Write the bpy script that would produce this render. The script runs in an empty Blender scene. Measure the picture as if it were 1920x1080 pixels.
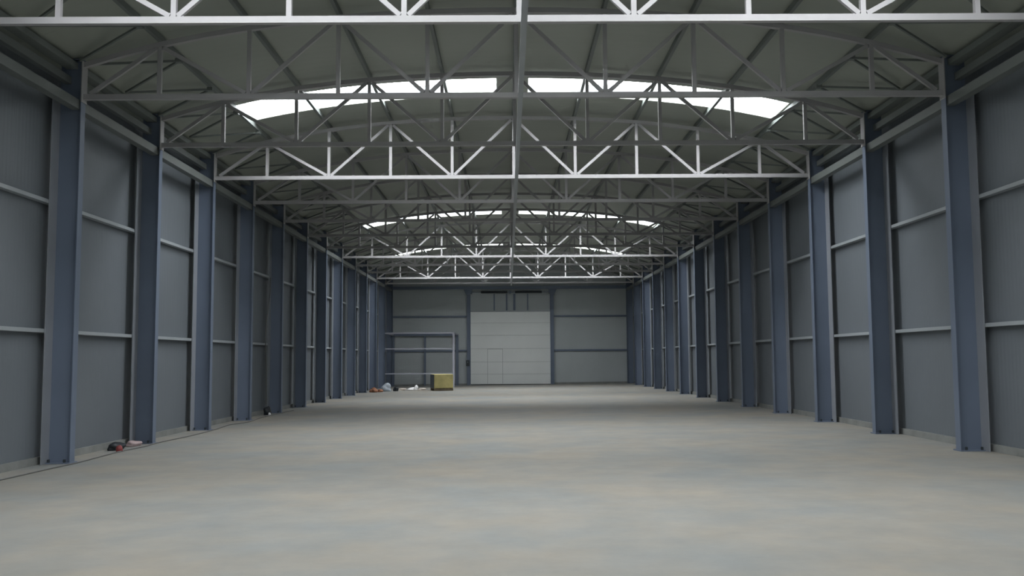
import bpy, bmesh, math, random
from mathutils import Vector, Matrix

C = bpy.context.scene.collection
SC = bpy.context.scene
random.seed(4)

# ------------------------------------------------------------------ camera
F_PX, PITCH, ROLL, YAW = 1700.0, 0.0780, 0.0061, 0.0052
CAM = Vector((-0.128, 0.0, 1.4997))
cy_, sy_ = math.cos(YAW), math.sin(YAW)
cp_, sp_ = math.cos(PITCH), math.sin(PITCH)
cr_, sr_ = math.cos(ROLL), math.sin(ROLL)
right0 = Vector((cy_, -sy_, 0)); fwd = Vector((cp_ * sy_, cp_ * cy_, sp_)); up0 = Vector((-sp_ * sy_, -sp_ * cy_, cp_))
right = cr_ * right0 - sr_ * up0
up = sr_ * right0 + cr_ * up0
cd = bpy.data.cameras.new('camera'); cam = bpy.data.objects.new('camera', cd); C.objects.link(cam)
cd.sensor_width = 36.0; cd.lens = 36.0 * F_PX / 1920.0; cd.clip_end = 300
M4 = Matrix((right, up, -fwd)).transposed().to_4x4(); M4.translation = CAM
cam.matrix_world = M4
SC.camera = cam

# ------------------------------------------------------------------ view, world (overcast daylight), skylight portals
SC.view_settings.view_transform = 'Standard'; SC.view_settings.look = 'None'
SC.view_settings.gamma = 1.0; SC.view_settings.use_curve_mapping = False
SC.view_settings.exposure = 0.0
SC.cycles.diffuse_bounces = 6; SC.cycles.max_bounces = 10
SC.cycles.use_denoising = True
SC.cycles.sample_clamp_indirect = 8.0
W = bpy.data.worlds.new('overcast_sky'); SC.world = W; W.use_nodes = True
bg = W.node_tree.nodes['Background']
bg.inputs['Color'].default_value = (0.955, 0.975, 1.0, 1); bg.inputs['Strength'].default_value = 28.0
W.cycles.sampling_method = 'MANUAL'; W.cycles.sample_map_resolution = 128

S = 3.2206                      # bay length
CZ = 5.6534                     # height of the bottom chords
XI = 6.8                        # inner face of the columns
XW = 7.285                       # inner face of the side walls
def YN(n): return 14.062 + (n - 2) * S
YEND = YN(14) + 0.42
YBACK = YN(-4)
def fz(x): return 0.0478 * x / 6.8          # the slab falls slightly to the left
def hh(x): return 1.38 - 0.0135 * x * x - 1.15e-4 * x ** 4      # top chord above bottom chord
def roof_z(x): return CZ + hh(x) + 0.15
SKY_N = [-2.45, 0.45, 3.42, 8.42, 11.45]
SKY_HALF = 0.60
CUTOFF_KERB = 0.26                     # added kerb round each skylight, height set to cut low-angle daylight
SX0, SX1 = 0.33, 5.62

# ------------------------------------------------------------------ materials
def new_mat(name, col, rough=0.6, metal=0.0, var=0.0, vscale=2.0, bump=0.0, bscale=20.0, spec=0.4, stretch=None):
    m = bpy.data.materials.new(name); m.use_nodes = True
    nt = m.node_tree; b = nt.nodes['Principled BSDF']
    b.inputs['Roughness'].default_value = rough; b.inputs['Metallic'].default_value = metal
    b.inputs['Specular IOR Level'].default_value = spec
    tc = nt.nodes.new('ShaderNodeTexCoord'); mp = nt.nodes.new('ShaderNodeMapping')
    nt.links.new(tc.outputs['Object'], mp.inputs['Vector'])
    if stretch: mp.inputs['Scale'].default_value = stretch
    if var > 0:
        n = nt.nodes.new('ShaderNodeTexNoise'); n.inputs['Scale'].default_value = vscale; n.inputs['Detail'].default_value = 5
        nt.links.new(mp.outputs['Vector'], n.inputs['Vector'])
        r = nt.nodes.new('ShaderNodeValToRGB')
        r.color_ramp.elements[0].position = 0.3; r.color_ramp.elements[1].position = 0.7
        r.color_ramp.elements[0].color = tuple(c * (1 - var) for c in col) + (1,)
        r.color_ramp.elements[1].color = tuple(min(1, c * (1 + var)) for c in col) + (1,)
        nt.links.new(n.outputs['Fac'], r.inputs['Fac']); nt.links.new(r.outputs['Color'], b.inputs['Base Color'])
    else:
        b.inputs['Base Color'].default_value = tuple(col) + (1,)
    if bump > 0:
        n2 = nt.nodes.new('ShaderNodeTexNoise'); n2.inputs['Scale'].default_value = bscale; n2.inputs['Detail'].default_value = 4
        nt.links.new(mp.outputs['Vector'], n2.inputs['Vector'])
        bp = nt.nodes.new('ShaderNodeBump'); bp.inputs['Strength'].default_value = bump; bp.inputs['Distance'].default_value = 0.02
        nt.links.new(n2.outputs['Fac'], bp.inputs['Height']); nt.links.new(bp.outputs['Normal'], b.inputs['Normal'])
    return m

def ribbed(name, col, axis, period, rough=0.55, spec=0.35, joint=1.0):
    """coated sandwich panels: fine micro-ribs along one axis, a joint every `joint` metres"""
    m = new_mat(name, col, rough, spec=spec, var=0.05, vscale=0.6)
    nt = m.node_tree; b = nt.nodes['Principled BSDF']
    tc = nt.nodes.new('ShaderNodeTexCoord'); sep = nt.nodes.new('ShaderNodeSeparateXYZ')
    nt.links.new(tc.outputs['Object'], sep.inputs[0])
    def frac(per, lo, hi):
        d = nt.nodes.new('ShaderNodeMath'); d.operation = 'DIVIDE'; d.inputs[1].default_value = per
        nt.links.new(sep.outputs[axis], d.inputs[0])
        f = nt.nodes.new('ShaderNodeMath'); f.operation = 'FRACT'; nt.links.new(d.outputs[0], f.inputs[0])
        s = nt.nodes.new('ShaderNodeMath'); s.operation = 'SUBTRACT'; s.inputs[1].default_value = 0.5
        nt.links.new(f.outputs[0], s.inputs[0])
        a = nt.nodes.new('ShaderNodeMath'); a.operation = 'ABSOLUTE'; nt.links.new(s.outputs[0], a.inputs[0])
        r = nt.nodes.new('ShaderNodeMapRange'); r.inputs['From Min'].default_value = lo; r.inputs['From Max'].default_value = hi
        nt.links.new(a.outputs[0], r.inputs['Value']); return r.outputs['Result']
    r1 = frac(period, 0.15, 0.35); r2 = frac(joint, 0.487, 0.497)
    mul = nt.nodes.new('ShaderNodeMath'); mul.operation = 'MULTIPLY_ADD'
    nt.links.new(r2, mul.inputs[0]); mul.inputs[1].default_value = -4.0; nt.links.new(r1, mul.inputs[2])
    bp = nt.nodes.new('ShaderNodeBump'); bp.inputs['Strength'].default_value = 0.25; bp.inputs['Distance'].default_value = 0.004
    nt.links.new(mul.outputs[0], bp.inputs['Height']); nt.links.new(bp.outputs['Normal'], b.inputs['Normal'])
    return m

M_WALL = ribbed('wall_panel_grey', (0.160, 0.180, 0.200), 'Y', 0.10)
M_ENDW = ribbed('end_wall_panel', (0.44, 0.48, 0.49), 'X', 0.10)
M_ROOF = ribbed('roof_sheet', (0.33, 0.355, 0.31), 'Y', 0.25, rough=0.5)
M_CUTOFF_KERB = new_mat('skylight_cutoff_kerb', (0.30, 0.32, 0.34), 0.6)
M_COL = new_mat('column_blue_grey_paint', (0.150, 0.185, 0.250), 0.5, var=0.06, vscale=1.2)
M_FLNG = new_mat('flange_grey_paint', (0.27, 0.29, 0.32), 0.5, var=0.06, vscale=1.2)
M_GIRT = new_mat('girt_grey_paint', (0.34, 0.37, 0.39), 0.5, var=0.05)
M_TRUSS = new_mat('truss_pale_paint', (0.37, 0.365, 0.37), 0.5, var=0.04)
M_PURL = new_mat('purlin_grey_paint', (0.17, 0.19, 0.18), 0.55)
M_EAVE = new_mat('eave_beam_paint', (0.15, 0.165, 0.16), 0.5, var=0.05)
M_DARK = new_mat('dark_steel', (0.035, 0.045, 0.05), 0.5)
M_DOOR = new_mat('door_white_panel', (0.78, 0.81, 0.80), 0.5, var=0.03, vscale=0.8)
M_DJOINT = new_mat('door_joint', (0.36, 0.39, 0.39), 0.6)
M_KERB = new_mat('kerb_concrete', (0.24, 0.25, 0.24), 0.9, var=0.15, vscale=3, bump=0.3)
M_RAIL = new_mat('pale_tube', (0.40, 0.41, 0.47), 0.5)
M_BOX = new_mat('yellow_wrap', (0.50, 0.44, 0.19), 0.6, var=0.22, vscale=2.2, bump=0.4, bscale=5)
M_BOXD = new_mat('load_dark_side', (0.06, 0.08, 0.10), 0.6, var=0.1)
M_PALLET = new_mat('pallet_wood', (0.16, 0.13, 0.09), 0.85, var=0.2)
M_CABLE = new_mat('cable_rubber', (0.16, 0.16, 0.155), 0.6)
M_RED = new_mat('red_plastic', (0.26, 0.05, 0.05), 0.5, var=0.15, vscale=14)
M_BLACKB = new_mat('black_plastic', (0.02, 0.025, 0.03), 0.5)
M_WHITE = new_mat('white_foam', (0.85, 0.85, 0.85), 0.7)
M_PAPER = new_mat('pale_paper', (0.62, 0.56, 0.50), 0.8, var=0.1, vscale=8)
M_ORANGE = new_mat('orange_brown_rubble', (0.36, 0.17, 0.10), 0.85, var=0.25, vscale=8)
M_BAG = new_mat('pale_sack', (0.42, 0.47, 0.52), 0.8, var=0.12, vscale=6, bump=0.3)
M_PINK = new_mat('pinkish_rag', (0.42, 0.33, 0.33), 0.9, var=0.15, vscale=10)

# floor concrete: pale power-trowelled slab with warm and cool stains of its own
m = bpy.data.materials.new('floor_concrete'); m.use_nodes = True; nt = m.node_tree; b = nt.nodes['Principled BSDF']
b.inputs['Roughness'].default_value = 0.75; b.inputs['Specular IOR Level'].default_value = 0.3
tc = nt.nodes.new('ShaderNodeTexCoord')
n1 = nt.nodes.new('ShaderNodeTexNoise'); n1.inputs['Scale'].default_value = 0.55; n1.inputs['Detail'].default_value = 6; n1.inputs['Roughness'].default_value = 0.6
n2 = nt.nodes.new('ShaderNodeTexNoise'); n2.inputs['Scale'].default_value = 1.7; n2.inputs['Detail'].default_value = 8; n2.inputs['Roughness'].default_value = 0.65
nt.links.new(tc.outputs['Object'], n1.inputs['Vector']); nt.links.new(tc.outputs['Object'], n2.inputs['Vector'])
r1 = nt.nodes.new('ShaderNodeValToRGB'); r1.color_ramp.elements[0].position = 0.36; r1.color_ramp.elements[1].position = 0.66
r1.color_ramp.elements[0].color = (0.255, 0.266, 0.257, 1); r1.color_ramp.elements[1].color = (0.322, 0.296, 0.250, 1)
nt.links.new(n1.outputs['Fac'], r1.inputs['Fac'])
r2 = nt.nodes.new('ShaderNodeValToRGB'); r2.color_ramp.elements[0].position = 0.3; r2.color_ramp.elements[1].position = 0.7
r2.color_ramp.elements[0].color = (0.88, 0.89, 0.89, 1); r2.color_ramp.elements[1].color = (1.05, 1.05, 1.05, 1)
nt.links.new(n2.outputs['Fac'], r2.inputs['Fac'])
mx = nt.nodes.new('ShaderNodeMix'); mx.data_type = 'RGBA'; mx.blend_type = 'MULTIPLY'; mx.inputs[0].default_value = 1.0
nt.links.new(r1.outputs['Color'], mx.inputs[6]); nt.links.new(r2.outputs['Color'], mx.inputs[7])
nt.links.new(mx.outputs[2], b.inputs['Base Color'])
bp = nt.nodes.new('ShaderNodeBump'); bp.inputs['Strength'].default_value = 0.15; bp.inputs['Distance'].default_value = 0.01
nt.links.new(n2.outputs['Fac'], bp.inputs['Height']); nt.links.new(bp.outputs['Normal'], b.inputs['Normal'])
M_FLOOR = m

# skylight sheet: clear polycarbonate, daylight passes through
m = bpy.data.materials.new('skylight_polycarbonate'); m.use_nodes = True; nt = m.node_tree; nt.nodes.clear()
o_ = nt.nodes.new('ShaderNodeOutputMaterial'); tr = nt.nodes.new('ShaderNodeBsdfTransparent'); tr.inputs[0].default_value = (0.90, 0.90, 0.90, 1)
gl = nt.nodes.new('ShaderNodeBsdfGlossy'); gl.inputs['Roughness'].default_value = 0.15
ms = nt.nodes.new('ShaderNodeMixShader'); ms.inputs[0].default_value = 0.06
nt.links.new(tr.outputs[0], ms.inputs[1]); nt.links.new(gl.outputs[0], ms.inputs[2]); nt.links.new(ms.outputs[0], o_.inputs[0])
M_GLASS = m

# ------------------------------------------------------------------ mesh helpers
def box(bm, x0, x1, y0, y1, z0, z1):
    v = [bm.verts.new(p) for p in ((x0,y0,z0),(x1,y0,z0),(x1,y1,z0),(x0,y1,z0),(x0,y0,z1),(x1,y0,z1),(x1,y1,z1),(x0,y1,z1))]
    for f in ((0,3,2,1),(4,5,6,7),(0,1,5,4),(1,2,6,5),(2,3,7,6),(3,0,4,7)):
        bm.faces.new([v[i] for i in f])
def bar(bm, a, b, w, h=None, upv=(0,0,1)):
    """rectangular bar from a to b, w across, h along the up direction"""
    h = h or w; a = Vector(a); b = Vector(b); d = (b - a).normalized()
    u = Vector(upv); s = d.cross(u)
    if s.length < 1e-4: s = d.cross(Vector((0,1,0)))
    s.normalize(); u = s.cross(d).normalized()
    q = []
    for p in (a, b):
        for i, j in ((-1,-1),(1,-1),(1,1),(-1,1)):
            q.append(bm.verts.new(p + s * (w/2*i) + u * (h/2*j)))
    for f in ((3,2,1,0),(4,5,6,7),(0,1,5,4),(1,2,6,5),(2,3,7,6),(3,0,4,7)):
        bm.faces.new([q[i] for i in f])
def tube(bm, pts, r, seg=8):
    rings = []
    for i, p in enumerate(pts):
        p = Vector(p); a = Vector(pts[max(0,i-1)]); c = Vector(pts[min(len(pts)-1,i+1)])
        d = (c - a).normalized(); s = d.cross(Vector((0,0,1)))
        if s.length < 1e-3: s = Vector((1,0,0))
        s.normalize(); u = s.cross(d)
        rings.append([bm.verts.new(p + s*r*math.cos(2*math.pi*k/seg) + u*r*math.sin(2*math.pi*k/seg)) for k in range(seg)])
    for A, B in zip(rings, rings[1:]):
        for k in range(seg): bm.faces.new((A[k], A[(k+1)%seg], B[(k+1)%seg], B[k]))
    bm.faces.new(rings[0][::-1]); bm.faces.new(rings[-1])
def lump(bm, c, rx, ry, rz, seed=0, flat=True, jit=0.18, sub=3):
    rnd = random.Random(seed); m0 = bmesh.ops.create_icosphere(bm, subdivisions=sub, radius=1)
    ph = [rnd.uniform(0, 6.28) for _ in range(6)]
    for v in m0['verts']:
        n = v.co.copy()
        k = 1 + jit * (math.sin(3*n.x+ph[0]) * math.cos(4*n.y+ph[1]) + 0.6*math.sin(5*n.z+ph[2]+2*n.x))
        z = n.z * k
        if flat: z = max(z, -0.55)
        v.co = Vector((c[0] + n.x*k*rx, c[1] + n.y*k*ry, c[2] + (z + (0.55 if flat else 0)) * rz))
def obj(name, bm, mat, parent=None, loc=(0,0,0), bevel=0.0, smooth=False):
    me = bpy.data.meshes.new(name)
    bmesh.ops.recalc_face_normals(bm, faces=bm.faces[:])
    bm.to_mesh(me); bm.free(); me.materials.append(mat)
    if smooth:
        for p in me.polygons: p.use_smooth = True
    o = bpy.data.objects.new(name, me); C.objects.link(o); o.location = loc
    if parent: o.parent = parent
    if bevel > 0:
        md = o.modifiers.new('edge', 'BEVEL'); md.width = bevel; md.segments = 2; md.limit_method = 'ANGLE'
    return o
def empty(name, loc, rz=0.0):
    o = bpy.data.objects.new(name, None); C.objects.link(o); o.location = loc; o.rotation_euler = (0,0,rz)
    o.empty_display_size = 0.2; return o
def tag(o, label, cat, group=None):
    o['label'] = label; o['category'] = cat
    if group: o['group'] = group
    return o
def struct(o): o['kind'] = 'structure'; return o
def B(): return bmesh.new()
def copy_tree(o, parent=None):
    c = o.copy(); C.objects.link(c); c.parent = parent
    for ch in [k for k in KIDS.get(o.name, [])]: copy_tree(ch, c)
    return c
KIDS = {}
def kids(o):
    KIDS[o.name] = [k for k in bpy.data.objects if k.parent == o]
    for k in KIDS[o.name]: kids(k)
ORD = ['zeroth','first','second','third','fourth','fifth','sixth','seventh','eighth','ninth','tenth','eleventh','twelfth','thirteenth','fourteenth']

# ------------------------------------------------------------------ the setting
bm = B()
v = []
for y in (YBACK, YEND + 0.1):
    for x in (-7.4, 7.4):
        v.append(bm.verts.new((x, y, fz(x))))
lo = [bm.verts.new((p.co.x, p.co.y, -0.4)) for p in v]
for f in ((0,1,3,2),): bm.faces.new([v[i] for i in f]); bm.faces.new([lo[i] for i in f][::-1])
for a, c in ((0,1),(1,3),(3,2),(2,0)): bm.faces.new((v[a], lo[a], lo[c], v[c]))
struct(obj('floor', bm, M_FLOOR))

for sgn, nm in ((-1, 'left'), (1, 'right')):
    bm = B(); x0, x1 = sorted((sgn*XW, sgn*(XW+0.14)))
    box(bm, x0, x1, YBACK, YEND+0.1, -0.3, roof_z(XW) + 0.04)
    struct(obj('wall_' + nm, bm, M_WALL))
    bm = B()
    for a, c in zip([YBACK] + [YN(n)+0.0 for n in range(1, 15)], [YN(n) for n in range(1, 15)] + [YEND]):
        x0, x1 = sorted((sgn*(XW-0.05), sgn*XW)); box(bm, x0, x1, a+0.002, c-0.002, fz(sgn*XW)-0.02, fz(sgn*XW)+0.11)
    struct(obj('baseboard_' + nm, bm, M_KERB))

def arch_wall(name, y0, y1, mat, hole=None):
    bm = B(); N = 40
    def z_top(x): return roof_z(min(abs(x), XW)) + 0.03
    xs = [-XW-0.13 + i*(2*XW+0.26)/N for i in range(N+1)]
    if hole: xs = sorted(set([x for x in xs] + [hole[0], hole[1]]))
    for a, c in zip(xs, xs[1:]):
        zb = -0.3
        if hole and a >= hole[0]-1e-6 and c <= hole[1]+1e-6: zb = hole[2]
        q = [(a,y0,zb),(c,y0,zb),(c,y0,z_top(c)),(a,y0,z_top(a))]; r = [(x,y1,z) for x,_,z in q]
        A = [bm.verts.new(p) for p in q]; R = [bm.verts.new(p) for p in r]
        bm.faces.new(A); bm.faces.new(R[::-1]); bm.faces.new((A[2],R[2],R[3],A[3])); bm.faces.new((A[1],A[0],R[0],R[1]))
        if hole and zb > 0 or (hole and (abs(c-hole[0])<1e-6 or abs(a-hole[1])<1e-6)):
            bm.faces.new((A[0],A[3],R[3],R[0])); bm.faces.new((A[1],R[1],R[2],A[2]))
    return struct(obj(name, bm, mat))
DX0, DX1, DZ = -2.29, 2.37, 4.27
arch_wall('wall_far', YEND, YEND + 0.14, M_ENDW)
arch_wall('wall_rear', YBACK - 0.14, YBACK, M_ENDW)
bm = B()
for a, c in ((-XW+0.06, DX0-0.2), (DX1+0.2, XW-0.06)):
    vs = []
    for x in (a, c): vs += [(x, YEND-0.06, fz(x)-0.02), (x, YEND, fz(x)-0.02), (x, YEND, fz(x)+0.10), (x, YEND-0.06, fz(x)+0.10)]
    V = [bm.verts.new(p) for p in vs]
    for k in range(4): bm.faces.new((V[k], V[(k+1)%4], V[4+(k+1)%4], V[4+k]))
    bm.faces.new(V[:4][::-1]); bm.faces.new(V[4:])
struct(obj('baseboard_far', bm, M_KERB))

# roof: arched sheets with openings for the skylight bands
def roof_patch(bm, xa, xb, ya, yb, th=0.10, n=None):
    n = n or max(2, int(abs(xb-xa)/0.35)); xs = [xa + (xb-xa)*i/n for i in range(n+1)]
    lo = [[bm.verts.new((x, y, roof_z(x))) for y in (ya, yb)] for x in xs]
    hi = [[bm.verts.new((x, y, roof_z(x)+th)) for y in (ya, yb)] for x in xs]
    for i in range(n):
        bm.faces.new((lo[i][0], lo[i][1], lo[i+1][1], lo[i+1][0])); bm.faces.new((hi[i][0], hi[i+1][0], hi[i+1][1], hi[i][1]))
        bm.faces.new((lo[i][0], lo[i+1][0], hi[i+1][0], hi[i][0])); bm.faces.new((lo[i][1], hi[i][1], hi[i+1][1], lo[i+1][1]))
    bm.faces.new((lo[0][0], hi[0][0], hi[0][1], lo[0][1])); bm.faces.new((lo[n][0], lo[n][1], hi[n][1], hi[n][0]))
bm = B(); XR = XW + 0.13
cuts = [YBACK - 0.14]
for n in SKY_N: cuts += [YN(n)-SKY_HALF, YN(n)+SKY_HALF]
cuts.append(YEND + 0.14)
for i in range(0, len(cuts), 2): roof_patch(bm, -XR, XR, cuts[i], cuts[i+1])
for n in SKY_N:
    ya, yb = YN(n)-SKY_HALF, YN(n)+SKY_HALF
    roof_patch(bm, -XR, -SX1, ya, yb); roof_patch(bm, SX1, XR, ya, yb); roof_patch(bm, -SX0, SX0, ya, yb)
struct(obj('ceiling', bm, M_ROOF))
wi = 0
for n in SKY_N:
    for sgn in (-1, 1):
        wi += 1; bm = B(); xa, xb = sorted((sgn*SX0, sgn*SX1))
        roof_patch(bm, xa+0.003, xb-0.003, YN(n)-SKY_HALF+0.003, YN(n)+SKY_HALF-0.003, th=0.012)
        for v_ in bm.verts: v_.co.z += CUTOFF_KERB
        struct(obj('window_%d' % wi, bm, M_GLASS))
        bm = B(); ya, yb, t = YN(n)-SKY_HALF, YN(n)+SKY_HALF, 0.04
        def kerb(x0, x1, y0, y1, k):
            xs = [x0 + (x1-x0)*i/k for i in range(k+1)]; prev = None
            for x in xs:
                ring = [bm.verts.new((x, y, roof_z(x)+dz)) for y, dz in ((y0, 0.1), (y1, 0.1), (y1, CUTOFF_KERB+0.02), (y0, CUTOFF_KERB+0.02))]
                if prev:
                    for q in range(4): bm.faces.new((prev[q], prev[(q+1)%4], ring[(q+1)%4], ring[q]))
                else: bm.faces.new(ring[::-1])
                prev = ring
            bm.faces.new(prev)
        kerb(xa-t, xb+t, ya-t, ya, 15); kerb(xa-t, xb+t, yb, yb+t, 15); kerb(xa-t, xa, ya, yb, 1); kerb(xb, xb+t, ya, yb, 1)
        struct(obj('cutoff_kerb_%d' % wi, bm, M_CUTOFF_KERB))  # kerb added to limit how flat the daylight enters
        # portals: guide daylight sampling through the opening, give no light themselves
        k = 3
        for j in range(k):
            x0 = xa + (xb-xa)*j/k; x1 = xa + (xb-xa)*(j+1)/k
            z0, z1 = roof_z(x0)+CUTOFF_KERB+0.03, roof_z(x1)+CUTOFF_KERB+0.03
            ld = bpy.data.lights.new('skylight_portal', 'AREA'); ld.shape = 'RECTANGLE'
            ld.size = math.hypot(x1-x0, z1-z0); ld.size_y = 2*SKY_HALF; ld.cycles.is_portal = True
            lo_ = bpy.data.objects.new('skylight_portal', ld); C.objects.link(lo_)
            lo_.location = ((x0+x1)/2, YN(n), (z0+z1)/2); lo_.rotation_euler = (0, -math.atan2(z1-z0, x1-x0), 0)

# ------------------------------------------------------------------ columns (H sections, base plate, bolts)
ZT = CZ + hh(6.75) + 0.06
def make_column(sgn, n):
    root = empty('steel_column', (sgn*7.0, YN(n), fz(sgn*7.0)))
    zt = ZT - fz(sgn*7.0)
    bm = B(); x0, x1 = sorted((-sgn*0.19, sgn*0.155)); box(bm, x0, x1, -0.006, 0.006, 0, zt); obj('web', bm, M_COL, root)
    x0, x1 = sorted((-sgn*0.188, -sgn*0.202)); bm = B(); box(bm, x0, x1, -0.075, 0.075, 0, zt); obj('inner_flange', bm, M_COL, root)
    x0, x1 = sorted((sgn*0.152, sgn*0.166)); bm = B(); box(bm, x0, x1, -0.24, 0.10, 0, zt-0.50); obj('outer_flange', bm, M_FLNG, root)
    bm = B(); box(bm, -0.225, 0.225, -0.12, 0.12, -0.01, 0.018); bp_ = obj('base_plate', bm, M_COL, root)
    for bx in (-0.12, 0.12):
        for by in (-0.08, 0.08):
            bm = B(); bmesh.ops.create_cone(bm, cap_ends=True, segments=6, radius1=0.018, radius2=0.018, depth=0.05)
            for v_ in bm.verts: v_.co += Vector((bx, by, 0.04))
            obj('anchor_bolt', bm, M_DARK, bp_)
    bm = B(); box(bm, -0.20, 0.20, -0.08, 0.08, zt, zt+0.015); obj('cap_plate', bm, M_COL, root)
    return root
LIT = {1:'the nearest to the camera and cut off by the frame', 2:'first in full view', 3:'second in full view, dark web', 4:'third in full view, lit pale',
       5:'fourth in full view, lit blue', 6:'fifth in full view, dark web', 7:'sixth in full view, very dark', 8:'seventh in full view, very dark', 9:'eighth in full view, lit pale',
       10:'ninth in full view', 11:'tenth in full view', 12:'eleventh in full view', 13:'twelfth in full view', 14:'last, in the far corner'}
for sgn, nm in ((-1, 'left'), (1, 'right')):
    proto = None
    for n in range(1, 15):
        if proto is None:
            proto = make_column(sgn, n); kids(proto); o = proto
        else:
            o = copy_tree(proto); o.location.y = YN(n)
        tag(o, 'blue-grey steel column on the %s wall, %s' % (nm, LIT[n]), 'column', 'steel columns along the %s wall' % nm)

# ------------------------------------------------------------------ trusses
P, XO = 1.41, 0.035           # panel width; the node pattern sits slightly right of the hall axis
def nx(k, s): return 6.74*s if k == 5 else s*k*P + XO
def make_truss(n):
    root = empty('roof_truss', (0, YN(n), CZ))
    bm = B(); box(bm, -6.8, 6.8, -0.04, 0.04, -0.042, 0.042); obj('bottom_chord', bm, M_TRUSS, root)
    bm = B()
    pts = []
    K = [-6.79] + [s*P*k + XO for k, s in ((4,-1),(3,-1),(2,-1),(1,-1),(0,1),(1,1),(2,1),(3,1),(4,1))] + [6.79]
    xs = []
    for a, c in zip(K, K[1:]): xs += [a, (a+c)/2]
    xs.append(K[-1])
    prev = None
    for x in xs:
        z = hh(x); ring = [bm.verts.new((x, y, z+dz)) for y, dz in ((-0.04,-0.04),(0.04,-0.04),(0.04,0.04),(-0.04,0.04))]
        if prev:
            for k in range(4): bm.faces.new((prev[k], prev[(k+1)%4], ring[(k+1)%4], ring[k]))
        else: bm.faces.new(ring[::-1])
        prev = ring
    bm.faces.new(prev); obj('top_chord', bm, M_TRUSS, root)
    for k in range(-4, 5):
        x = k*P + XO; bm = B(); box(bm, x-0.032, x+0.032, -0.03, 0.03, 0.042, hh(x)-0.035); obj('vertical_web', bm, M_TRUSS, root)
    for s in (-1, 1):
        for (b_, t_) in ((1,0),(1,2),(3,2),(3,4),(5,4)):
            xb, xt = nx(b_, s), nx(t_, s)
            d = (xt - xb); sg = 1 if d > 0 else -1
            bm = B(); bar(bm, (xb+sg*0.05, 0, 0.055), (xt-sg*0.05, 0, hh(xt)-0.05), 0.05, 0.06, upv=(0,0,1)); obj('diagonal_web', bm, M_TRUSS, root)
        bm = B(); box(bm, min(s*6.785, s*6.80), max(s*6.785, s*6.80), -0.09, 0.09, -0.09, hh(6.79)+0.05); obj('end_plate', bm, M_TRUSS, root)
        for xg in (P, 3*P):
            bm = B()
            V = [(-0.13,0.04),(0.13,0.04),(0.09,0.10),(-0.09,0.10)]
            A = [bm.verts.new((s*xg+XO+x, -0.006, z)) for x, z in V]; R = [bm.verts.new((s*xg+XO+x, 0.006, z)) for x, z in V]
            bm.faces.new(A); bm.faces.new(R[::-1])
            for k in range(4): bm.faces.new((A[k], R[k], R[(k+1)%4], A[(k+1)%4]))
            obj('gusset_plate', bm, M_TRUSS, root)
    return root
TL = {1:'bright white roof truss nearest the camera, its bottom chord crossing the top of the picture',
      2:'dark roof truss, second from the camera, arch crossing above the nearest skylight band',
      3:'dark roof truss, third from the camera, crossing just below the nearest skylight band',
      4:'pale lit roof truss, fourth from the camera, just behind the nearest skylight band',
      5:'dark roof truss, fifth from the camera, right behind the second pale lit truss',
      6:'dim roof truss, sixth from the camera, two behind the second pale lit truss',
      7:'dark roof truss, seventh from the camera, two before the middle skylight band',
      8:'dark roof truss, eighth from the camera, just before the middle skylight band',
      9:'pale lit roof truss, ninth from the camera, just behind the middle skylight band',
      10:'dim roof truss, tenth from the camera, right behind the third pale lit truss',
      11:'dim roof truss, eleventh from the camera, just before the farthest skylight band',
      12:'farthest bright roof truss, twelfth from the camera, just behind the farthest skylight band',
      13:'dim grey roof truss, thirteenth from the camera, just behind the farthest bright truss'}
proto = make_truss(1); kids(proto)
for n in range(1, 14):
    o = proto if n == 1 else copy_tree(proto)
    o.location.y = YN(n); tag(o, TL[n], 'roof truss', 'arched roof trusses')

# gable frame beam at the far wall
root = empty('gable_beam', (0, YN(14)+0.10, CZ))
bm = B(); box(bm, -6.8, 6.8, -0.05, 0.05, -0.09, 0.09); obj('beam', bm, M_COL, root)
for x in (-2.42, 2.50):
    bm = B(); V = [(-0.26,-0.09),(0.26,-0.09),(0.10,-0.42),(-0.10,-0.42)]
    A = [bm.verts.new((x+a, -0.03, z)) for a, z in V]; R = [bm.verts.new((x+a, 0.03, z)) for a, z in V]
    bm.faces.new(A); bm.faces.new(R[::-1])
    for k in range(4): bm.faces.new((A[k], R[k], R[(k+1)%4], A[(k+1)%4]))
    obj('haunch', bm, M_COL, root)
tag(root, 'grey horizontal beam across the far wall above the big door', 'beam')

# ------------------------------------------------------------------ purlins and the tie bar
Y0P, Y1P = YBACK, YEND
for k in range(-4, 5):
    x = k*P + XO; bm = B()
    zt = roof_z(abs(x)+0.03) - 0.004
    box(bm, x-0.03, x+0.03, Y0P+0.005, Y1P-0.005, CZ+hh(x)+0.042, zt - (0.0 if k == 0 else 0.0))
    o = obj('purlin', bm, M_PURL)
    if k == 0: lab = 'ridge purlin running the whole hall under the crown of the roof'
    else: lab = 'long grey roof purlin, %s %s of the ridge' % (ORD[abs(k)], 'left' if k < 0 else 'right')
    tag(o, lab, 'purlin', 'purlins under the roof')
bm = B(); box(bm, 0.055, 0.130, YN(1)-4.5, YN(13)+0.25, CZ-0.13, CZ-0.043)
o = obj('tie_bar', bm, M_GIRT); tag(o, 'long pale tie bar along the hall under the middle of all bottom chords', 'tie bar')

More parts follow.
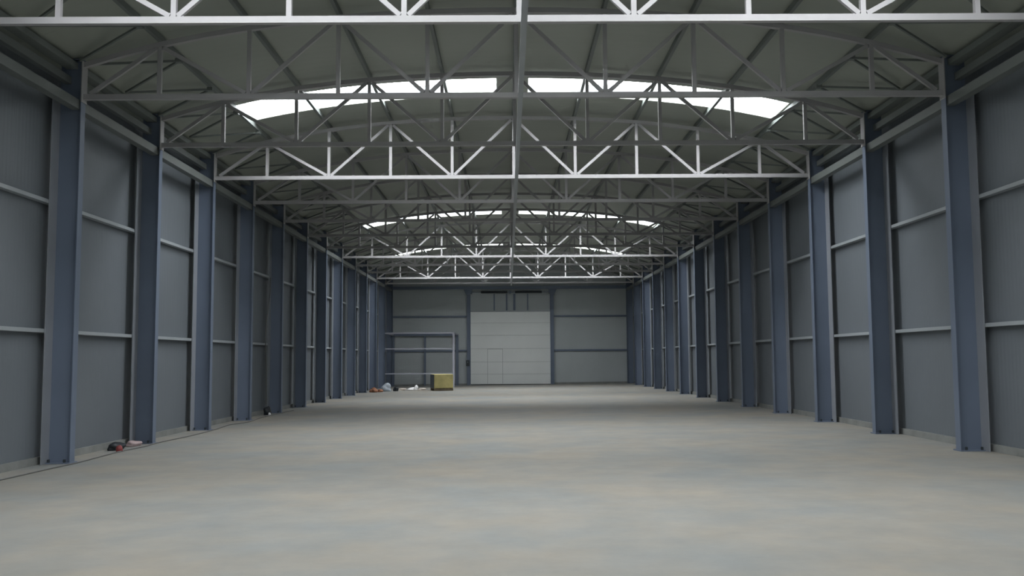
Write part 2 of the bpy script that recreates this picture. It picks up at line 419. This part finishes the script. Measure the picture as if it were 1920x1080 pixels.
# ------------------------------------------------------------------ eave members, girts, lacing per bay
def bayname(n):
    if n == 1: return 'before the first full column'
    if n == 13: return 'between last two columns'
    return 'between %s and %s full columns' % (ORD[n-1], ORD[n])
G1, G2 = 1.97, 3.96
for sgn, nm in ((-1, 'left'), (1, 'right')):
    P0 = {}
    def rep(key, n, build, label, cat, group):
        if key not in P0:
            P0[key] = build(); kids(P0[key]); o = P0[key]
        else: o = copy_tree(P0[key])
        o.location.y = YN(n); tag(o, label, cat, group)
    def gb(z, w, h, xc):
        def f():
            bm = B(); x0, x1 = sorted((sgn*(xc-w/2), sgn*(xc+w/2)))
            box(bm, x0, x1, 0.008 if xc < 7.1 else 0.002, S-0.008 if xc < 7.1 else S-0.002, z-h/2, z+h/2)
            return obj(gb.name, bm, gb.mat, bevel=0.004)
        return f
    for n in range(1, 14):
        bn = bayname(n)
        gb.name = 'wall_girt'; gb.mat = M_GIRT
        rep('g1', n, gb(G1, 0.11, 0.06, XW-0.055-0.002), 'lower grey girt on %s wall %s' % (nm, bn), 'girt', 'wall girts')
        rep('g2', n, gb(G2, 0.11, 0.06, XW-0.055-0.002), 'upper grey girt on %s wall %s' % (nm, bn), 'girt', 'wall girts')
        gb.name = 'eave_beam'; gb.mat = M_EAVE
        rep('e1', n, gb(CZ-0.13, 0.14, 0.15, 6.90), 'lower pale eave beam on %s side %s' % (nm, bn), 'eave beam', 'eave beams')
        rep('e2', n, gb(CZ+0.27, 0.10, 0.12, 7.04), 'upper thinner eave beam on %s side %s' % (nm, bn), 'eave beam', 'eave beams')
        gb.name = 'eave_purlin'; gb.mat = M_PURL
        rep('e3', n, gb(CZ+hh(6.86)+0.010, 0.18, 0.10, 6.98), 'topmost eave purlin on %s side %s' % (nm, bn), 'eave purlin', 'eave purlins')
        def lac():
            r = empty('roof_bracing', (0, YN(n), CZ))
            xe, xp = sgn*6.82, sgn*4*P + XO
            ze, zp = hh(6.82)+0.06, hh(5.64)+0.02
            q = [(xe,0.10,ze),(xp,S*0.25,zp),(xe,S*0.5,ze),(xp,S*0.75,zp),(xe,S-0.10,ze)]
            for a, c in zip(q, q[1:]):
                bm = B(); bar(bm, a, c, 0.035); obj('brace', bm, M_PURL, r)
            for p in (q[1], q[3]):
                bm = B(); box(bm, p[0]-0.05, p[0]+0.05, p[1]-0.05, p[1]+0.05, p[2]-0.03, p[2]+0.03); obj('joint_plate', bm, M_PURL, r)
            return r
        rep('l', n, lac, 'zigzag roof bracing on %s side %s' % (nm, bn), 'bracing', 'zigzag eave bracing')

# ------------------------------------------------------------------ far wall: posts, girts, door
for x, lab in ((-2.42, 'tall dark post left of the big door'), (2.50, 'tall dark post right of the big door')):
    r = empty('gable_post', (x, YEND-0.10, fz(x)))
    for s in (-1, 1):
        bm = B(); box(bm, -0.08, 0.08, s*0.08-0.006, s*0.08+0.006, 0, CZ-0.09-fz(x)); obj('flange', bm, M_COL, r)
    bm = B(); box(bm, -0.005, 0.005, -0.074, 0.074, 0, CZ-0.09-fz(x)); obj('web', bm, M_COL, r)
    tag(r, lab + ' on the far wall', 'post', 'posts beside the far door')
for side, (xa, xb) in (('left', (-XW+0.01, -2.51)), ('right', (2.59, XW-0.01))):
    for z, hn in ((G1+0.02, 'lower'), (G2+0.02, 'upper')):
        bm = B(); box(bm, xa, xb, YEND-0.10, YEND-0.003, z-0.05, z+0.05)
        tag(obj('wall_girt', bm, M_COL, bevel=0.004), '%s girt on the far wall, %s of the big door' % (hn, side), 'girt', 'far wall girts')
for x, w, lab in ((-0.90, 0.07, 'leftmost thin post above the big door'), (-0.17, 0.09, 'left one of the middle posts above the big door'),
                  (0.28, 0.13, 'thickest post above the big door, right of middle'), (1.06, 0.07, 'rightmost thin post above the big door')):
    bm = B(); box(bm, x-w/2, x+w/2, YEND-0.09, YEND-0.002, DZ+0.06, 5.31)
    tag(obj('gable_stud', bm, M_COL, bevel=0.004), lab, 'post', 'short posts above the far door')

dr = struct(empty('door_1', ((DX0+DX1)/2, YEND-0.02, 0)))
hw = (DX1-DX0)/2; zs = [0.035, 0.62, 1.33, 2.10, 2.88, 3.60, DZ]
for i, (a, c) in enumerate(zip(zs, zs[1:])):
    bm = B(); box(bm, -hw, hw, -0.03, 0.03, a+0.006, c-0.006); obj('door_panel', bm, M_DOOR, dr, bevel=0.006)
bm = B(); box(bm, -hw, hw, 0.0, 0.02, zs[0], DZ-0.002); obj('joint_seal', bm, M_DJOINT, dr)
bm = B()
wx0, wx1 = -hw+0.98, -hw+1.88
for a in ((wx0, wx0+0.02, 0.06, 2.10), (wx1-0.02, wx1, 0.06, 2.10), (wx0, wx1, 2.07, 2.09)):
    box(bm, a[0], a[1], -0.036, -0.0305, a[2], a[3])
wk = obj('wicket_door_frame', bm, M_DJOINT, dr)
for s in (-1, 1):
    bm = B(); box(bm, s*(hw+0.03)-0.03, s*(hw+0.03)+0.03, -0.06, 0.0, 0.03, 5.25); obj('guide_rail', bm, M_COL, dr)
bm = B(); box(bm, -hw-0.06, hw+0.06, -0.055, -0.032, DZ-0.02, DZ+0.05); obj('top_trim', bm, M_GIRT, dr)
bm = B(); box(bm, -hw, hw, -0.035, 0.035, 0.0, 0.034); obj('bottom_seal', bm, M_DARK, dr)
bm = B(); box(bm, hw-0.45, hw-0.15, -0.09, -0.03, 0.04, 0.14); obj('door_latch', bm, M_WHITE, dr)

sp = empty('door_spring_shaft', (0.05, YEND-0.13, 5.40))
bm = B(); tube(bm, [(-2.4,0,0),(2.4,0,0)], 0.018); obj('shaft', bm, M_COL, sp)
for x0, x1 in ((-1.72, -0.18), (0.28, 1.84)):
    bm = B()
    n = 44
    prof = [(x0 + (x1-x0)*i/n, 0.058 + (0.012 if i % 2 else 0.0)) for i in range(n+1)]
    rings = [[bm.verts.new((x, r*math.cos(2*math.pi*k/12), r*math.sin(2*math.pi*k/12))) for k in range(12)] for x, r in prof]
    for A, R in zip(rings, rings[1:]):
        for k in range(12): bm.faces.new((A[k], A[(k+1)%12], R[(k+1)%12], R[k]))
    bm.faces.new(rings[0][::-1]); bm.faces.new(rings[-1]); obj('torsion_spring', bm, M_DARK, sp)
for x in (-2.3, -0.02, 2.3):
    bm = B(); box(bm, x-0.05, x+0.05, -0.03, 0.125, -0.09, 0.09); obj('bearing_bracket', bm, M_COL, sp)
tag(sp, 'door shaft with two long dark springs above the big door', 'door spring shaft')
cb = empty('door_control_box', (-2.43, YEND-0.185, 1.10))
bm = B(); box(bm, -0.12, 0.08, -0.055, 0, 0, 0.34); obj('housing', bm, M_DARK, cb, bevel=0.01)
bm = B(); box(bm, -0.04, 0.0, -0.07, -0.055, 0.20, 0.24); obj('button', bm, M_GIRT, cb)
tag(cb, 'small dark control box on the post left of the big door', 'control box')

# ------------------------------------------------------------------ open tube enclosure in the far left corner
YF, YR = YN(13), YEND-0.16
fr = empty('steel_enclosure_frame', (-5.0, YR, fz(-5)))
def fbar(a, b_, w, nm, mat=M_RAIL):
    bm = B(); bar(bm, Vector(a) - Vector((-5.0, YR, fz(-5))), Vector(b_) - Vector((-5.0, YR, fz(-5))), w, w); obj(nm, bm, mat, fr)
XA, XB, ZF = -6.785, -3.07, 2.93
zl = fz(-5) + 0.01
for y, w, tg, mt in ((YF, 0.07, 'front', M_RAIL), (YR, 0.13, 'rear', M_COL)):
    fbar((XB, y, fz(XB)), (XB, y, ZF), w+0.03, 'post', mt)
    if tg == 'rear': fbar((XA, y, fz(XA)), (XA, y, ZF), w, 'post', mt)
    if tg == 'rear': fbar((-4.94, y, zl), (-4.94, y, ZF), 0.10, 'post', mt)
    fbar((XA, y, ZF), (XB, y, ZF), w, 'top_rail', mt)
    if tg == 'front':
        fbar((XA, y, 2.08), (XB, y, 2.08), 0.06, 'middle_rail', mt); fbar((XA, y, 0.73), (XB, y, 0.73), 0.05, 'lower_rail', mt)
for x in (XA, XB): fbar((x, YF, ZF), (x, YR, ZF), 0.07, 'side_rail')
tag(fr, 'open frame of thin pale steel tubes in the far left corner', 'steel frame')

# ------------------------------------------------------------------ yellow wrapped load on a pallet
bx = empty('wrapped_load', (-3.36, 44.6, fz(-3.36)), math.radians(15))
bm = B(); w, d = 0.47, 0.50
box(bm, -w, w, -d, d, 0.125, 0.80); L_ = obj('load', bm, M_BOX, bx, bevel=0.03)
bm = B(); box(bm, -w-0.012, -w+0.002, -d+0.02, d-0.02, 0.13, 0.78); obj('dark_side_face', bm, M_BOXD, bx)  # left side of the load, coloured darker than the rest
bm = B()
for y in (-0.42, 0.0, 0.42): box(bm, -w, w, y-0.06, y+0.06, 0.0, 0.10)
for i in range(6): x = -w+0.05+i*0.168; box(bm, x-0.045, x+0.045, -0.48, 0.48, 0.10, 0.124)
obj('pallet', bm, M_PALLET, bx)
tag(bx, 'yellow wrapped block standing on the floor before the tube frame', 'wrapped block')

# ------------------------------------------------------------------ small things lying about
pts = []
ctrl = [(-6.86, 8.5), (-6.80, 11.0), (-6.74, 13.2), (-6.70, 14.1), (-6.76, 15.6), (-6.70, 16.6), (-6.74, 17.4), (-6.66, 18.9), (-6.70, 20.6), (-6.82, 22.0), (-6.64, 23.0), (-6.78, 24.6), (-6.80, 26.5), (-6.74, 28.5)]
for i in range(len(ctrl)-1):
    for t in range(5):
        u = t/5; p0 = ctrl[max(0,i-1)]; p1 = ctrl[i]; p2 = ctrl[i+1]; p3 = ctrl[min(len(ctrl)-1,i+2)]
        f = lambda a,b_,c,d: 0.5*((2*b_)+(-a+c)*u+(2*a-5*b_+4*c-d)*u*u+(-a+3*b_-3*c+d)*u**3)
        x = f(p0[0],p1[0],p2[0],p3[0]); y = f(p0[1],p1[1],p2[1],p3[1])
        x = max(x, -6.78) if any(abs(y-YN(k)) < 0.25 for k in range(1,9)) else x
        x = x if not any(abs(y-YN(k)) < 0.25 for k in range(1,9)) else max(x, -6.75)
        pts.append((x, y, fz(x)+0.011))
bm = B(); tube(bm, pts, 0.010); tag(obj('floor_cable', bm, M_CABLE, smooth=True), 'thin dark cable lying along the foot of the left wall', 'cable')

bm = B(); lump(bm, (0,0,0), 0.055, 0.055, 0.075, 2, jit=0.08); o = obj('red_lump', bm, M_RED, loc=(-6.80, 15.75, fz(-6.8)), smooth=True)
tag(o, 'small red lump on the floor by the left cable', 'red lump')
bm = B(); lump(bm, (0,0,0), 0.12, 0.26, 0.085, 5); o = obj('dark_bag', bm, M_BLACKB, loc=(-7.02, 16.15, fz(-7)), smooth=True)
tag(o, 'small dark bag on the floor behind the red lump', 'bag')
bm = B(); lump(bm, (0,0,0), 0.12, 0.20, 0.06, 7); o = obj('rag', bm, M_PINK, loc=(-6.99, 16.80, fz(-7)), smooth=True)
tag(o, 'pinkish grey rag before the second full column on the left', 'rag')

# hanging cable and bag between the fourth and fifth full columns on the left
YB = YN(5) + 0.72*S
bm = B(); tube(bm, [(-7.08, YB+0.5, G2-0.04), (-7.07, YB+0.45, 3.5), (-7.06, YB+0.2, 2.9), (-7.06, YB-0.02, 2.3), (-7.06, YB, 1.9), (-7.05, YB+0.1, 1.2), (-7.04, YB+0.1, 0.25)], 0.012)
tag(obj('hanging_cable', bm, M_CABLE, smooth=True), 'thin dark cable hanging from the upper girt on the left wall', 'cable')
bm = B(); lump(bm, (0,0,0), 0.10, 0.12, 0.16, 9); o = obj('black_bag', bm, M_BLACKB, loc=(-6.98, YB, fz(-7)), smooth=True)
tag(o, 'black bag under the hanging cable at the left wall', 'bag')
bm = B(); lump(bm, (0,0,0), 0.035, 0.035, 0.055, 11); o = obj('paper_cup', bm, M_WHITE, loc=(-6.86, YB-0.22, fz(-6.9)), smooth=True)
tag(o, 'tiny white scrap in front of the black bag', 'scrap')

bm = B()
for i in range(9):
    lump(bm, (random.uniform(-0.24,0.24), random.uniform(-0.2,0.2), 0), random.uniform(0.07,0.14), random.uniform(0.07,0.13), random.uniform(0.08,0.17), 20+i, sub=2)
o = obj('rubble_heap', bm, M_ORANGE, loc=(-6.42, 43.4, fz(-6.4))); o['kind'] = 'stuff'
tag(o, 'low orange-brown heap of rubble by the far left columns', 'rubble')
bm = B(); lump(bm, (0,0,0), 0.24, 0.22, 0.24, 31); o = obj('pale_sack', bm, M_BAG, loc=(-6.08, 44.6, fz(-6.1)), smooth=True)
tag(o, 'pale blue-grey sack right of the orange-brown heap', 'sack')
bm = B(); lump(bm, (0,0,0), 0.12, 0.12, 0.14, 37); o = obj('dark_lump', bm, M_BLACKB, loc=(-5.60, 44.6, fz(-5.6)), smooth=True)
tag(o, 'small dark lump right of the pale sack', 'lump')
for nm2, x, y, rx, ry, rz, mt, lab, cat in (
    ('cardboard_scrap', -5.45, 45.6, 0.22, 0.2, 0.07, M_PAPER, 'flat beige scrap right of the pale sack', 'scrap'),
    ('paper_heap', -4.93, 45.8, 0.24, 0.2, 0.08, M_WHITE, 'pale scrap left of the white lump in front of the frame', 'scrap'),
    ('foam_piece', -4.70, 45.4, 0.10, 0.10, 0.15, M_WHITE, 'bright white lump on the floor in front of the frame', 'foam lump'),
    ('cardboard_piece', -4.43, 45.6, 0.20, 0.18, 0.07, M_PAPER, 'beige scrap between the white lump and yellow block', 'scrap')):
    bm = B(); lump(bm, (0,0,0), rx, ry, rz, len(nm2), jit=0.25); o = obj(nm2, bm, mt, loc=(x, y, fz(x)), smooth=True)
    tag(o, lab, cat)
